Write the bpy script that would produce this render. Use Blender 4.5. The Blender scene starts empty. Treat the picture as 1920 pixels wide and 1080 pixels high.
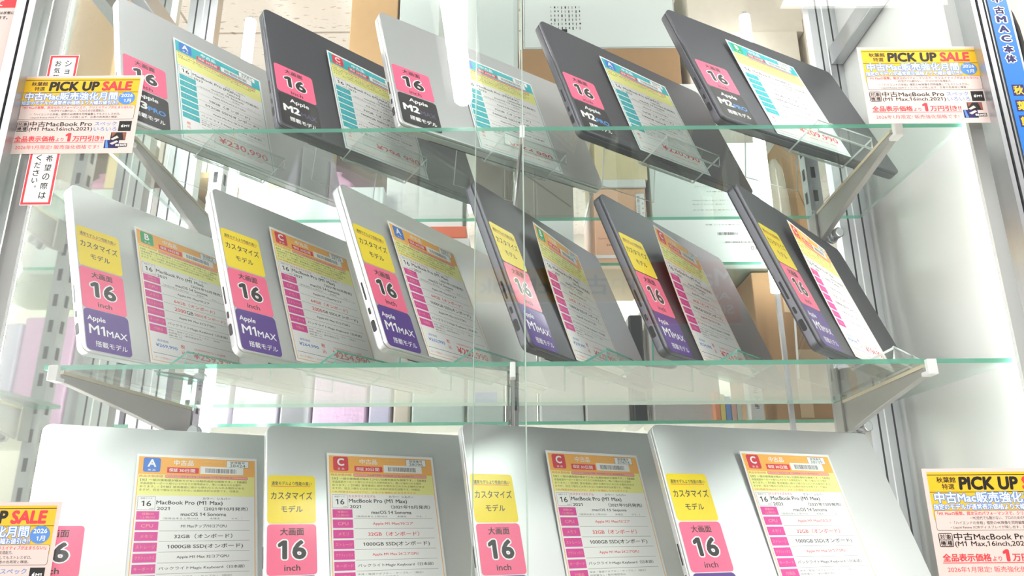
import bpy, bmesh, math, random
from mathutils import Matrix, Vector
random.seed(7)
S = bpy.context.scene
COL = S.collection
ZC = 1.25                                    # camera height above the floor
# ------------------------------------------------------------------ camera, world, exposure
F, PITCH, ROLL, YAW = 1403.4, 0.30737, -0.0069033, -0.0026531
def cam_axes():
    cy, sy, cp, sp, cr, sr = math.cos(YAW), math.sin(YAW), math.cos(PITCH), math.sin(PITCH), math.cos(ROLL), math.sin(ROLL)
    fwd = Vector((sy*cp, cy*cp, sp)); right = Vector((cy, -sy, 0)); up = right.cross(fwd)
    return right*cr + up*sr, -right*sr + up*cr, fwd
RT, UP, FW = cam_axes()
cd = bpy.data.cameras.new('camera'); cam = bpy.data.objects.new('camera', cd); COL.objects.link(cam)
cd.sensor_width = 36.0; cd.lens = F/1920*36.0; cd.clip_start = .01; cd.clip_end = 60
m = Matrix.Identity(4)
for i in range(3):
    m[i][0], m[i][1], m[i][2] = RT[i], UP[i], -FW[i]
m[2][3] = ZC
cam.matrix_world = m
S.camera = cam
def at(px, py, Y):
    """point of the place seen at a pixel, at distance Y in front of the viewer"""
    d = RT*((px-960)/F) - UP*((py-540)/F) + FW
    d *= Y/d.y
    return Vector((d.x, d.y, d.z + ZC))
W = bpy.data.worlds.new('world'); S.world = W; W.use_nodes = True
W.node_tree.nodes['Background'].inputs[0].default_value = (1, .985, .965, 1)
nt = W.node_tree; bg = nt.nodes['Background']      # the shop all round: soft light, plus a glow added on the left to brighten the laptop sides
tc = nt.nodes.new('ShaderNodeTexCoord'); dp = nt.nodes.new('ShaderNodeVectorMath'); dp.operation = 'DOT_PRODUCT'
dp.inputs[1].default_value = Vector((-.87, -.46, .17)).normalized(); nt.links.new(tc.outputs['Generated'], dp.inputs[0])
mr = nt.nodes.new('ShaderNodeMapRange'); mr.interpolation_type = 'SMOOTHSTEP'
for k, q in zip((1, 2, 3, 4), (.70, .96, .44, 2.3)): mr.inputs[k].default_value = q
nt.links.new(dp.outputs['Value'], mr.inputs[0]); nt.links.new(mr.outputs[0], bg.inputs[1])
S.view_settings.view_transform = 'Standard'; S.view_settings.look = 'None'
S.view_settings.exposure = 0.82; S.view_settings.gamma = 1; S.view_settings.use_curve_mapping = False
S.cycles.max_bounces = 10; S.cycles.transparent_max_bounces = 40; S.cycles.glossy_bounces = 5
S.cycles.diffuse_bounces = 4; S.cycles.use_denoising = True
S.cycles.sample_clamp_indirect = 6; S.cycles.caustics_reflective = False; S.cycles.caustics_refractive = False
LED_STRENGTH = 52; TUBE_STRENGTH = 20; STOCK_FILL_STRENGTH = 26
# ------------------------------------------------------------------ materials
MATS = {}
def lin(c): return tuple(((x/255)/12.92 if x/255 <= .04045 else ((x/255+.055)/1.055)**2.4) for x in c)
def mat(name, rgb, rough=.55, metal=0, spec=.4, coat=0, noise=0, bump=0, scale=30, emit=0):
    if name in MATS: return MATS[name]
    m = bpy.data.materials.new(name); m.use_nodes = True
    nt = m.node_tree; b = nt.nodes['Principled BSDF']; c = lin(rgb) + (1,)
    b.inputs['Base Color'].default_value = c
    b.inputs['Roughness'].default_value = rough; b.inputs['Metallic'].default_value = metal
    b.inputs['Specular IOR Level'].default_value = spec; b.inputs['Coat Weight'].default_value = coat
    b.inputs['Coat Roughness'].default_value = .12
    if emit:
        b.inputs['Emission Color'].default_value = c; b.inputs['Emission Strength'].default_value = emit
    if noise or bump:
        tc = nt.nodes.new('ShaderNodeTexCoord'); n = nt.nodes.new('ShaderNodeTexNoise')
        n.inputs['Scale'].default_value = scale; n.inputs['Detail'].default_value = 4
        nt.links.new(tc.outputs['Object'], n.inputs['Vector'])
        if noise:
            mx = nt.nodes.new('ShaderNodeMix'); mx.data_type = 'RGBA'
            mx.inputs[6].default_value = tuple(x*(1-noise) for x in c[:3]) + (1,)
            mx.inputs[7].default_value = tuple(min(1, x*(1+noise)) for x in c[:3]) + (1,)
            nt.links.new(n.outputs['Fac'], mx.inputs[0]); nt.links.new(mx.outputs[2], b.inputs['Base Color'])
        if bump:
            bp = nt.nodes.new('ShaderNodeBump'); bp.inputs['Strength'].default_value = bump; bp.inputs['Distance'].default_value = .002
            nt.links.new(n.outputs['Fac'], bp.inputs['Height']); nt.links.new(bp.outputs[0], b.inputs['Normal'])
    MATS[name] = m
    return m
def clear(name, tint, base=.04, rough=0.0, haze=0, haze_col=(1, 1, 1)):
    """clear pane: see-through with a Fresnel reflection, optionally a milky share"""
    m = bpy.data.materials.new(name); m.use_nodes = True; nt = m.node_tree; nt.nodes.clear()
    o = nt.nodes.new('ShaderNodeOutputMaterial'); mx = nt.nodes.new('ShaderNodeMixShader')
    t = nt.nodes.new('ShaderNodeBsdfTransparent'); t.inputs[0].default_value = tint + (1,)
    g = nt.nodes.new('ShaderNodeBsdfGlossy'); g.inputs['Roughness'].default_value = rough
    lw = nt.nodes.new('ShaderNodeLayerWeight'); lw.inputs['Blend'].default_value = .5
    p = nt.nodes.new('ShaderNodeMath'); p.operation = 'POWER'; p.inputs[1].default_value = 5
    a = nt.nodes.new('ShaderNodeMath'); a.operation = 'MULTIPLY_ADD'; a.inputs[1].default_value = 1-base; a.inputs[2].default_value = base
    nt.links.new(lw.outputs['Facing'], p.inputs[0]); nt.links.new(p.outputs[0], a.inputs[0])
    nt.links.new(a.outputs[0], mx.inputs[0]); nt.links.new(g.outputs[0], mx.inputs[2])
    if haze:
        d = nt.nodes.new('ShaderNodeBsdfTranslucent'); d.inputs[0].default_value = haze_col + (1,)
        d2 = nt.nodes.new('ShaderNodeBsdfDiffuse'); d2.inputs[0].default_value = haze_col + (1,)
        dd = nt.nodes.new('ShaderNodeMixShader'); dd.inputs[0].default_value = .5
        nt.links.new(d.outputs[0], dd.inputs[1]); nt.links.new(d2.outputs[0], dd.inputs[2])
        hm = nt.nodes.new('ShaderNodeMixShader'); hm.inputs[0].default_value = haze
        nt.links.new(t.outputs[0], hm.inputs[1]); nt.links.new(dd.outputs[0], hm.inputs[2]); nt.links.new(hm.outputs[0], mx.inputs[1])
    else:
        nt.links.new(t.outputs[0], mx.inputs[1])
    nt.links.new(mx.outputs[0], o.inputs[0]); MATS[name] = m
    return m
DOOR_GLASS = clear('door glass', (.985, .995, .99), .035)
SHELF_GLASS = clear('shelf glass', (.93, .975, .955), .05)
GLASS_EDGE = clear('green glass edge', (.30, .74, .56), .08, .1, .62, (.20, .66, .48))
DOOR_EDGE = clear('door glass edge', (.8, .95, .88), .08, .1, .55, (.82, .92, .86))
ACRYLIC = clear('clear acrylic', (.975, .985, .98), .045)
ACRYLIC_EDGE = clear('acrylic edge', (.9, .96, .94), .1, .1, .85, (.92, .96, .94))
ACRYLIC_EDGE_GREEN = clear('green acrylic edge', (.35, .85, .7), .1, .1, .6, (.15, .68, .55))
POLYBAG = clear('thin polythene', (.93, .92, .88), .06, .15, .45, (.9, .88, .8))
SILVER = mat('silver anodised aluminium', (224, 225, 225), .36, .72, .5, noise=.012, scale=900)
GREY = mat('grey anodised aluminium', (100, 100, 106), .40, .85, .5, noise=.015, scale=900)
ALU = mat('brushed aluminium', (186, 188, 190), .34, .85, .5, noise=.05, scale=60)
STEEL = mat('grey painted steel', (170, 168, 163), .42, .45, .5, noise=.04, scale=40)
DARK = mat('black recess', (12, 12, 13), .6)
SEAM = mat('dark seam', (30, 30, 32), .6)
WHITE_PLASTIC = mat('white plastic', (240, 240, 238), .4)
CREAM_PAD = mat('cream rubber pad', (222, 212, 184), .6)
def ink(name, rgb, rough=.6, coat=0): return mat(name, rgb, rough, 0, .35, coat)
PAPER = ink('white paper', (247, 246, 243)); PINKPAPER = ink('sale card paper', (220, 200, 193))
INK = {'k': ink('black print', (30, 28, 28)), 'g': ink('grey print', (120, 118, 116)), 'lg': ink('light grey print', (190, 188, 186)),
 'r': ink('red print', (232, 62, 70)), 'o': ink('orange print', (254, 184, 86)), 'lo': ink('pale orange print', (253, 205, 130)),
 't': ink('teal print', (58, 182, 190)), 'lt': ink('pale teal print', (130, 212, 216)), 'm': ink('magenta print', (226, 74, 158)),
 'y': ink('pale yellow print', (246, 243, 150)), 'b': ink('blue print', (66, 124, 208)), 'gn': ink('green print', (44, 170, 110)),
 'rb': ink('rank red print', (222, 60, 76)), 'w': PAPER, 'pw': PINKPAPER, 'sy': ink('sale yellow print', (232, 184, 40)),
 'sb': ink('sale blue print', (86, 138, 208)), 'navy': ink('navy print', (38, 32, 92)), 'lb': ink('label blue print', (30, 112, 196), .4, .3),
 'br': ink('brown print', (150, 82, 66)), 'gt': ink('green grey print', (70, 120, 105)), 'pk': ink('pale red print', (248, 170, 160)),
 'olive': ink('olive print', (120, 120, 70)),
 'Y': ink('yellow sticker', (250, 222, 28), .3, .55), 'P': ink('pink sticker', (252, 108, 146), .3, .55), 'V': ink('violet sticker', (86, 52, 140), .3, .55),
 'B': ink('black sticker', (44, 42, 43), .3, .5), 'sk': ink('sticker black print', (34, 32, 32), .3, .5), 'sw': ink('sticker white print', (250, 250, 250), .3, .5),
 'sr': ink('sticker red print', (226, 60, 50), .3, .5), 'sbl': ink('sticker blue print', (70, 150, 226), .3, .5), 'svi': ink('sticker violet print', (92, 80, 112), .3, .5)}
def emission(name, rgb, strength):
    m = bpy.data.materials.new(name); m.use_nodes = True; nt = m.node_tree; nt.nodes.clear()
    o = nt.nodes.new('ShaderNodeOutputMaterial'); e = nt.nodes.new('ShaderNodeEmission')
    e.inputs[0].default_value = rgb + (1,); e.inputs[1].default_value = strength
    nt.links.new(e.outputs[0], o.inputs[0]); return m
LED = emission('led light', (1, 1, 1), LED_STRENGTH)
LED_DIM = emission('dimmer led light', (1, 1, 1), LED_STRENGTH*.26)
REAR_LED = emission('rear led light', (1, 1, 1), 7)
TUBE = emission('ceiling tube light', (1, .985, .97), TUBE_STRENGTH)
SHOP_PANEL = emission('shop panel light', (1, .99, .95), 7)
STOCK_FILL = emission('added store room fill light', (1, .99, .95), STOCK_FILL_STRENGTH)
CARD = {k: mat(k, c, .75, noise=.07, scale=55) for k, c in {'tan cardboard': (206, 170, 122), 'brown cardboard': (166, 132, 92), 'dark cardboard': (120, 108, 92),
  'cream cardboard': (232, 216, 172), 'grey cardboard': (140, 134, 122), 'beige cardboard': (222, 214, 196)}.items()}
BOXWHITE = mat('white glossy carton', (222, 232, 226), .35, coat=.2); PALE = mat('pale green white carton', (218, 230, 223), .4)
WHITE = mat('white carton', (240, 241, 238), .45)

# ------------------------------------------------------------------ object helpers
def tag(o, label=None, cat=None, group=None, kind=None):
    if label: o['label'] = label
    if cat: o['category'] = cat
    if group: o['group'] = group
    if kind: o['kind'] = kind
    return o
def thing(name, label, cat, mw=None, group=None):
    o = bpy.data.objects.new(name, None); COL.objects.link(o); o.empty_display_size = .02
    if mw is not None: o.matrix_world = mw
    return tag(o, label, cat, group)
def link(name, mesh, parent=None, mw=None):
    o = bpy.data.objects.new(name, mesh); COL.objects.link(o)
    if parent is not None: o.parent = parent
    if mw is not None:
        if parent is None: o.matrix_world = mw
        else: o.matrix_local = mw
    return o
def T(x, y, z): return Matrix.Translation((x, y, z))
def frame_of(origin, X, Y, Z):
    m = Matrix.Identity(4)
    for i in range(3): m[i][0], m[i][1], m[i][2], m[i][3] = X[i], Y[i], Z[i], origin[i]
    return m
class MB:
    def __init__(s): s.bm = bmesh.new(); s.mats = []
    def mi(s, m):
        if m not in s.mats: s.mats.append(m)
        return s.mats.index(m)
    def face(s, pts, m, smooth=False):
        f = s.bm.faces.new([s.bm.verts.new(p) for p in pts]); f.material_index = s.mi(m); f.smooth = smooth; return f
    def hexa(s, c, m, mm=None):
        """eight corners, bottom ring then top ring"""
        v = [s.bm.verts.new(p) for p in c]
        for idx, k in (((3, 2, 1, 0), 'b'), ((4, 5, 6, 7), 't'), ((0, 1, 5, 4), 'f'), ((1, 2, 6, 5), 'r'), ((2, 3, 7, 6), 'k'), ((3, 0, 4, 7), 'l')):
            f = s.bm.faces.new([v[i] for i in idx]); f.material_index = s.mi((mm or {}).get(k, m))
    def box(s, x0, x1, y0, y1, z0, z1, m, mm=None):
        s.hexa([(x0, y0, z0), (x1, y0, z0), (x1, y1, z0), (x0, y1, z0), (x0, y0, z1), (x1, y0, z1), (x1, y1, z1), (x0, y1, z1)], m, mm)
    def rings(s, rings, m, cap=True, smooth=True, closed=True):
        vs = [[s.bm.verts.new(p) for p in r] for r in rings]; k = s.mi(m)
        for a, b in zip(vs, vs[1:]):
            n = len(a)
            for i in range(n if closed else n-1):
                f = s.bm.faces.new((a[i], a[(i+1) % n], b[(i+1) % n], b[i])); f.material_index = k; f.smooth = smooth
        if cap:
            for r, fl in ((vs[0], True), (vs[-1], False)):
                f = s.bm.faces.new(r[::-1] if fl else r); f.material_index = k
    def tube(s, pts, r, m, n=10, cap=True):
        pts = [Vector(p) for p in pts]; rs = []; ref = None
        for i, p in enumerate(pts):
            t = (pts[min(i+1, len(pts)-1)] - pts[max(i-1, 0)]).normalized()
            if ref is None: ref = Vector((0, 0, 1)) if abs(t.z) < .9 else Vector((1, 0, 0))
            a = t.cross(ref).normalized(); b = t.cross(a); ref = a.cross(t)
            rr = r[i] if isinstance(r, (list, tuple)) else r
            rs.append([p + a*math.cos(q*2*math.pi/n)*rr + b*math.sin(q*2*math.pi/n)*rr for q in range(n)])
        s.rings(rs, m, cap)
    def build(s, name, parent=None, mw=None, bevel=0):
        bmesh.ops.recalc_face_normals(s.bm, faces=s.bm.faces)
        me = bpy.data.meshes.new(name); s.bm.to_mesh(me); s.bm.free()
        for m in s.mats: me.materials.append(m)
        o = link(name, me, parent, mw)
        if bevel:
            b = o.modifiers.new('bevel', 'BEVEL'); b.width = bevel; b.segments = 2; b.limit_method = 'ANGLE'
        return o
def rr_outline(x0, y0, x1, y1, r, n=7):
    pts = []
    for cx, cy, a0 in ((x1-r, y0+r, -90), (x1-r, y1-r, 0), (x0+r, y1-r, 90), (x0+r, y0+r, 180)):
        for i in range(n):
            a = math.radians(a0 + 90*i/(n-1)); pts.append((cx+r*math.cos(a), cy+r*math.sin(a)))
    return pts
def slab(mb, x0, y0, x1, y1, r, prof, m):
    """rounded-corner slab; prof is a list of (inset, z) rings"""
    mb.rings([[(x, y, z) for x, y in rr_outline(x0+i, y0+i, x1-i, y1-i, max(.0005, r-i))] for i, z in prof], m)

# ------------------------------------------------------------------ printed sheets (text as flat geometry)
_tc = bpy.data.curves.new('print_text', 'FONT'); _to = bpy.data.objects.new('print_text', _tc); COL.objects.link(_to)
_tc.resolution_u = 3; _tc.size = 1
_cache = {}
def glyphs(s):
    if s not in _cache:
        _tc.body = s
        bpy.context.view_layer.update()
        dg = bpy.context.evaluated_depsgraph_get()
        me = bpy.data.meshes.new_from_object(_to.evaluated_get(dg))
        vs = [(v.co.x, v.co.y) for v in me.vertices]; fs = [tuple(p.vertices) for p in me.polygons]
        bpy.data.meshes.remove(me)
        bars, use = [], {}                           # give the plain upright figure one its flag
        for f in fs:
            for i in f: use.setdefault(i, set()).update(f)
        for f in list(fs):
            q = [vs[i] for i in f]; x0, x1, y0, y1 = min(p[0] for p in q), max(p[0] for p in q), min(p[1] for p in q), max(p[1] for p in q)
            alone = len(set().union(*(use[i] for i in f))) == 4
            if alone and abs(x1-x0-.098) < .004 and abs(y1-.68) < .012 and abs(y0) < .02 and not any(abs(x0-b[0]) < .01 for b in bars): bars.append((x0, y1))
        for (x0, y1), ch in zip(sorted(bars), [c for c in s if c in '1I']):
            if ch == '1':
                n = len(vs); vs += [(x0+.001, y1), (x0-.15, y1-.115), (x0-.15, y1-.215), (x0+.001, y1-.11)]; fs.append((n, n+1, n+2, n+3))
        xs = [v[0] for v in vs] or [0]; ys = [v[1] for v in vs] or [0]
        _cache[s] = (vs, fs, min(xs), max(xs), min(ys), max(ys))
    return _cache[s]
class Sheet:
    """flat printed thing measured in millimetres, x to the right, y downwards; layers lie 0.06 mm apart"""
    def __init__(s, w, h, eps=.00006): s.w, s.h, s.eps = w, h, eps; s.v = []; s.f = []; s.mi = []; s.mats = []
    def m(s, k):
        k = INK[k] if isinstance(k, str) else k
        if k not in s.mats: s.mats.append(k)
        return s.mats.index(k)
    def poly(s, pts, k, l):
        n = len(s.v); s.v += [(x, y, l) for x, y in pts]; s.f.append(tuple(range(n, n+len(pts)))); s.mi.append(s.m(k))
    def rect(s, x0, y0, x1, y1, k, l, cell=14):
        nx, ny = max(1, round((x1-x0)/cell)), max(1, round((y1-y0)/cell)); n = len(s.v); i0 = s.m(k)
        s.v += [(x0+(x1-x0)*i/nx, y0+(y1-y0)*j/ny, l) for j in range(ny+1) for i in range(nx+1)]
        for j in range(ny):
            for i in range(nx):
                a = n+j*(nx+1)+i; s.f.append((a, a+nx+1, a+nx+2, a+1)); s.mi.append(i0)
    def rrect(s, x0, y0, x1, y1, r, k, l): s.poly(rr_outline(x0, y0, x1, y1, r)[::-1], k, l)
    def ell(s, cx, cy, rx, ry, k, l): s.poly([(cx+rx*math.cos(-i*math.pi/14), cy+ry*math.sin(-i*math.pi/14)) for i in range(28)], k, l)
    def line(s, x0, y0, x1, y1, t, k, l): s.rect(x0, y0-t/2, x1, y0+t/2, k, l)
    def box(s, x0, y0, x1, y1, t, k, l):
        s.rect(x0, y0, x1, y0+t, k, l); s.rect(x0, y1-t, x1, y1, k, l); s.rect(x0, y0+t, x0+t, y1-t, k, l); s.rect(x1-t, y0+t, x1, y1-t, k, l)
    def text(s, str_, x, y, k, l, w=None, h=None, al='c', bold=0, shear=0):
        """x,y: centre (al c), left middle (l) or right middle (r); w,h: size of the inked box in mm"""
        vs, fs, a, b, c, d = glyphs(str_)
        if not vs: return
        r = bold; sx = w/(b-a+2*r) if w else None; sy = h/(d-c+2*r) if h else None      # strokes thicken by r on every side
        sx = sx or sy; sy = sy or sx
        wd = (b-a+2*r)*sx; ox = {'c': x-wd/2, 'l': x, 'r': x-wd}[al] + r*sx; my = (c+d)/2; i0 = s.m(k)
        nd = 1 if r == 0 else 2 if (sy < 4.2 and r < .03) else 6 if r < .06 else 10
        for q in range(nd):
            t = q*2*math.pi/nd; dx, dy = (r*math.cos(t), r*math.sin(t)) if r else (0, 0); n = len(s.v)
            for px, py in vs:
                yy = (py-my+dy)*sy
                s.v.append((ox+(px-a+dx)*sx+yy*shear, y-yy, l+q*.09))
            for f in fs: s.f.append(tuple(n+i for i in f)); s.mi.append(i0)
    def outlined(s, str_, x, y, k, ko, l, w=None, h=None, al='c', bold=.0, out=.06, shear=0):
        vs, fs, a, b, c, d = glyphs(str_)
        sx = w/(b-a+2*bold) if w else h/(d-c+2*bold); sy = h/(d-c+2*bold) if h else sx; o = bold+out
        if al == 'c': s.text(str_, x, y, ko, l, (b-a+2*o)*sx, (d-c+2*o)*sy, 'c', o, shear)
        s.text(str_, x, y, k, l+1, (b-a+2*bold)*sx, (d-c+2*bold)*sy, al, bold, shear)
    def build(s, name, parent=None, mw=None, warp=None, back=True, thick=.0002):
        me = bpy.data.meshes.new(name)
        pts = []
        for x, y, l in s.v:
            z = l*s.eps + (warp(x, s.h-y) if warp else 0)
            pts.append((x/1000, (s.h-y)/1000, z))
        me.from_pydata(pts, [], s.f); 
        for m_ in s.mats: me.materials.append(m_)
        me.polygons.foreach_set('material_index', s.mi); me.update()
        return link(name, me, parent, mw)

def custom_sticker():
    s = Sheet(58, 61); s.rrect(0, 0, 58, 61, 4.5, 'Y', 0)
    s.text('通常モデルより性能の高い', 29, 10.5, 'sk', 1, w=49, h=5.2, bold=.012); s.rect(4, 13.8, 52, 14.5, 'sr', 1)
    s.text('カスタマイズ', 29, 26, 'sk', 1, w=50, h=10, bold=.012); s.text('モデル', 29, 43, 'sk', 1, w=26, h=8.6, bold=.012)
    return s
def size_sticker(w=58, h=60):
    s = Sheet(w, h); s.rrect(0, 0, w, h, 4.5, 'P', 0); c = w/2
    s.text('大画面', c, 9, 'sk', 1, w=28, h=9, bold=.022)
    s.outlined('16', c, 30.5, 'sk', 'sw', 1, w=33, h=23, bold=.035, out=.05)
    s.text('inch', c, 51.5, 'sk', 1, w=18.5, h=7, bold=.012)
    return s
def chip_sticker(k, a, b, bcol, w=58, h=57):
    s = Sheet(w, h); s.rrect(0, 0, w, h, 5.5, k, 0)
    if k == 'V':
        s.text('Apple', 4, 13.5, 'sw', 1, w=23, h=9, al='l', bold=.014)
        s.text(a, 5, 28, 'sw', 1, w=20, h=13, al='l', bold=.014); s.text(b, 27, 30, 'sw', 1, w=27, h=9, al='l', bold=.01)
        s.text('搭載モデル', 32, 47, 'sw', 1, w=41, h=8, bold=.006)
    else:
        s.text('Apple', 31, 11, 'sw', 1, w=29, h=10, bold=.025)
        s.text(a, 5, 28, 'sw', 1, w=25, h=14, al='l', bold=.045); s.text(b, 31, 30.5, bcol, 1, w=24, h=9, al='l', bold=.03)
        s.text('搭載モデル', 33, 47.5, 'sw', 1, w=41, h=8.5, bold=.025)
    return s
LOREM = ['【良】一部の使用感が極めて少ない比較的良好な個体です。/【画面】', '液晶画面キーボード周りにそれなりの使用感あり。薄い小傷みられる箇所', 'あります。/【外観】筐体裏面に細かな擦れなどみられる箇所がある', 'ますが、目立つ傷などは見られない比較的良好な状態です。付属品', '説明書・ケーブル・電源アダプター / 動作確認済み']
def price_card(d):
    s = Sheet(148, 210); teal = d['teal']; A = 't' if teal else 'o'; Lb = 't' if teal else 'm'; pale = 'lt' if teal else 'lo'
    s.rect(0, 0, 148, 210, 'w', 0)
    s.box(2.6, 3.4, 145.2, 206, .9, A, 1)
    s.rect(3.4, 4.2, 144.4, 27, A, 1); s.rect(3.4, 27, 144.4, 54.5, 'y', 1)
    rk = {'A': 'b', 'B': 'gn', 'C': 'rb'}[d['rank']]
    s.rrect(8, 4.6, 28, 24, 2.6, rk, 2); s.text(d['rank'], 18, 12, 'w', 3, h=10.5, bold=.035)
    s.text({'A': '美 品', 'B': '良 品', 'C': '並 品'}[d['rank']], 18, 21.2, 'w', 3, w=9, h=2.8)
    s.text('中古品', 55.5, 10.2, 'w', 2, w=24, h=7.4, bold=.02)
    s.rect(36, 16.8, 74, 24.4, 'r', 2); s.text('保証', 43.5, 20.6, 'w', 3, w=10.5, h=4.8, bold=.012); s.text('30日間', 60, 20.8, 'w', 3, w=19, h=4.8, bold=.012)
    s.text('NOTEBOOK', 92, 7.2, pale, 2, w=24, h=3); s.text('ノートパソコン', 92, 11.6, pale, 2, w=24, h=2.8)
    s.rect(76, 14.2, 130, 24.6, 'w', 2); rnd = random.Random(d['no']); x = 82
    while x < 121:
        t = rnd.choice((.4, .5, .8, 1.1)); s.rect(x, 16.6, x+t, 22.8, 'g', 3); x += t + rnd.choice((.4, .5, .8))
    s.rect(108, 4.6, 137, 14.6, 'g', 2); s.rect(108.4, 5, 136.6, 14.2, 'w', 3)
    s.text('管理番号', 122.5, 7.4, 'k', 4, w=19, h=3.6); s.text(d['no'], 122.5, 11.7, 'gt', 4, w=20, h=3.8)
    s.text('商品状態詳細', 18, 29.4, 'r', 2, w=27, h=3.2)
    s.rrect(34, 27.2, 136, 31.4, 2, 'r', 2); s.rrect(34.4, 27.6, 135.6, 31, 1.7, 'pk', 3)
    s.text('バッテリー状態/最大容量 | 充放電回数 127 回 | 動作時間 残り', 78, 29.3, 'br', 4, w=80, h=2)
    for i, t in enumerate(LOREM[:d.get('lines', 4)]): s.text(t, 6, 34.6+i*4.3, 'olive' if i else 'k', 2, w=128-(7*i % 11), h=2.9, al='l')
    if d.get('custom'): s.text('CPU性能をMax10コアに、メモリを増設したカスタマイズ', 6, 52.2, 'r', 2, w=112, h=2.5, al='l')
    s.box(5.2, 56, 25.2, 73.4, .35, 'g', 1); s.text('画面サイズ', 15, 58.4, 'g', 1, w=13, h=2.3); s.text('16', 15.2, 65.2, 'k', 1, w=11, h=7, bold=.012); s.text('inch', 21.4, 71.4, 'g', 1, w=4.6, h=1.8)
    if d.get('custom'): s.text('カスタマイズモデル', 26.2, 57.6, 'r', 1, w=36, h=3.7, al='l', bold=.012)
    s.text('カラー：' + d['colour'], 97, 57.8, 'k', 1, w=34, h=3.5, bold=.012)
    s.text(d['model'], 26.4, 64.4, 'k', 1, w=d.get('mw', 78), h=6.6, al='l', bold=.014)
    s.text(d['year'], 27.4, 71.4, 'k', 1, w=14.5, h=4.1, al='l', bold=.012); s.text('（' + d['rel'] + '発売）', 136, 71.4, 'k', 1, w=54, h=4.9, al='r', bold=.012)
    R = ['搭載OS', 'CPU', 'メモリ', 'ストレージ', 'グラフィックス', 'キーボード', '付属品']
    for i, t in enumerate(R):
        y0 = 75 + 12.9*i
        s.rect(5.2, y0, 30.5, y0+10.6, Lb, 1); pk = 'lt' if teal else 'pk'
        if i == 0: s.text(t, 18, y0+3.2, pk, 2, w=13, h=3); s.text('（上限OS）', 18, y0+7.6, pk, 2, w=16, h=3)
        else: s.text(t, 18, y0+5.2, pk, 2, w=min(4.4*len(t), 21), h=3.9)
        if i < 6: s.line(32, y0+11.6, 138, y0+11.6, .35, 'g', 1)
    s.text(d['os'], 82, 78.6, 'k', 1, w=54, h=4.4, bold=.012); s.text('（使用出来る上限OSは　　　未確定　　　です。）', 82, 84, 'g', 1, w=94, h=2.6)
    s.text(d['cpu'], 83, 93.6, 'r' if d.get('cpu_red') else 'k', 1, w=54, h=4.3, bold=.012)
    s.text(d['mem'] + '（オンボード）', 83, 106.4, 'r' if d.get('mem_red') else 'k', 1, w=68, h=6, bold=.012)
    if d.get('ssd_red'):
        q = '2000'; s.text(q, 48, 119.2, 'r', 1, w=18, h=5.6, al='l', bold=.012)
        if d['ssd_red'] == 2:
            s.text('GB ', 67, 119.2, 'k', 1, w=11, h=5.6, al='l', bold=.012); s.text('SSD(オンボード)', 80, 119.2, 'r', 1, w=53, h=6, al='l', bold=.012)
        else: s.text('GB SSD(オンボード)', 67, 119.2, 'k', 1, w=66, h=6, al='l', bold=.012)
    else: s.text(d['ssd'] + ' SSD(オンボード)', 86, 119.2, 'k', 1, w=88, h=6.4, bold=.012)
    s.text(d['gpu'], 83, 132, 'r' if d.get('gpu_red') else 'k', 1, w=60, h=4.2, bold=.012)
    s.text('バックライトMagic Keyboard（日本語）', 83, 145, 'k', 1, w=98, h=4.6, bold=.012)
    for i in range(3): s.text(['本体・電源アダプター・ケーブル・（純正）', '説明書なし / 動作確認済み', '箱あり'][i], 33, 155+4*i, 'g', 1, w=[84, 52, 20][i], h=2.5, al='l')
    if teal:
        s.text('税', 13, 172.5, 'r', 1, h=5.6, bold=.01); s.text('込', 13, 179.5, 'r', 1, h=5.2, bold=.01)
        s.line(8, 187, 136, 187, .4, 'g', 1); s.line(33, 170, 138, 170, .4, 'g', 1)
        s.text(d['price'], 98, 180.5, 'r', 1, w=80, h=13.5, bold=.016); s.text('古物商許可証 お買い得価格', 100, 193, 'r', 1, w=56, h=2.6)
        s.text('※表示価格は税込みです', 30, 200, 'r', 1, w=42, h=2.6)
    else:
        s.line(33, 166.5, 138, 166.5, .4, 'g', 1)
        s.text('通常価格', 22, 175, 'sb', 1, w=17, h=3.6); s.text(d['old'], 27, 182.5, 'b', 1, w=32, h=5.4, bold=.012)
        s.text('税', 52, 177, 'r', 1, h=6, bold=.012); s.text('込', 52, 185.5, 'r', 1, h=6, bold=.012)
        s.text(d['off'], 96, 176.5, 'r', 1, w=52, h=3.4); s.text(d['price'], 101, 187, 'r', 1, w=68, h=12, bold=.016)
        s.line(6, 194.5, 138, 194.5, .5, 'k', 1); s.text('カード1回払い・メンバーズ限定価格', 37, 200.5, 'r', 1, w=58, h=2.7)
    return s
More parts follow.
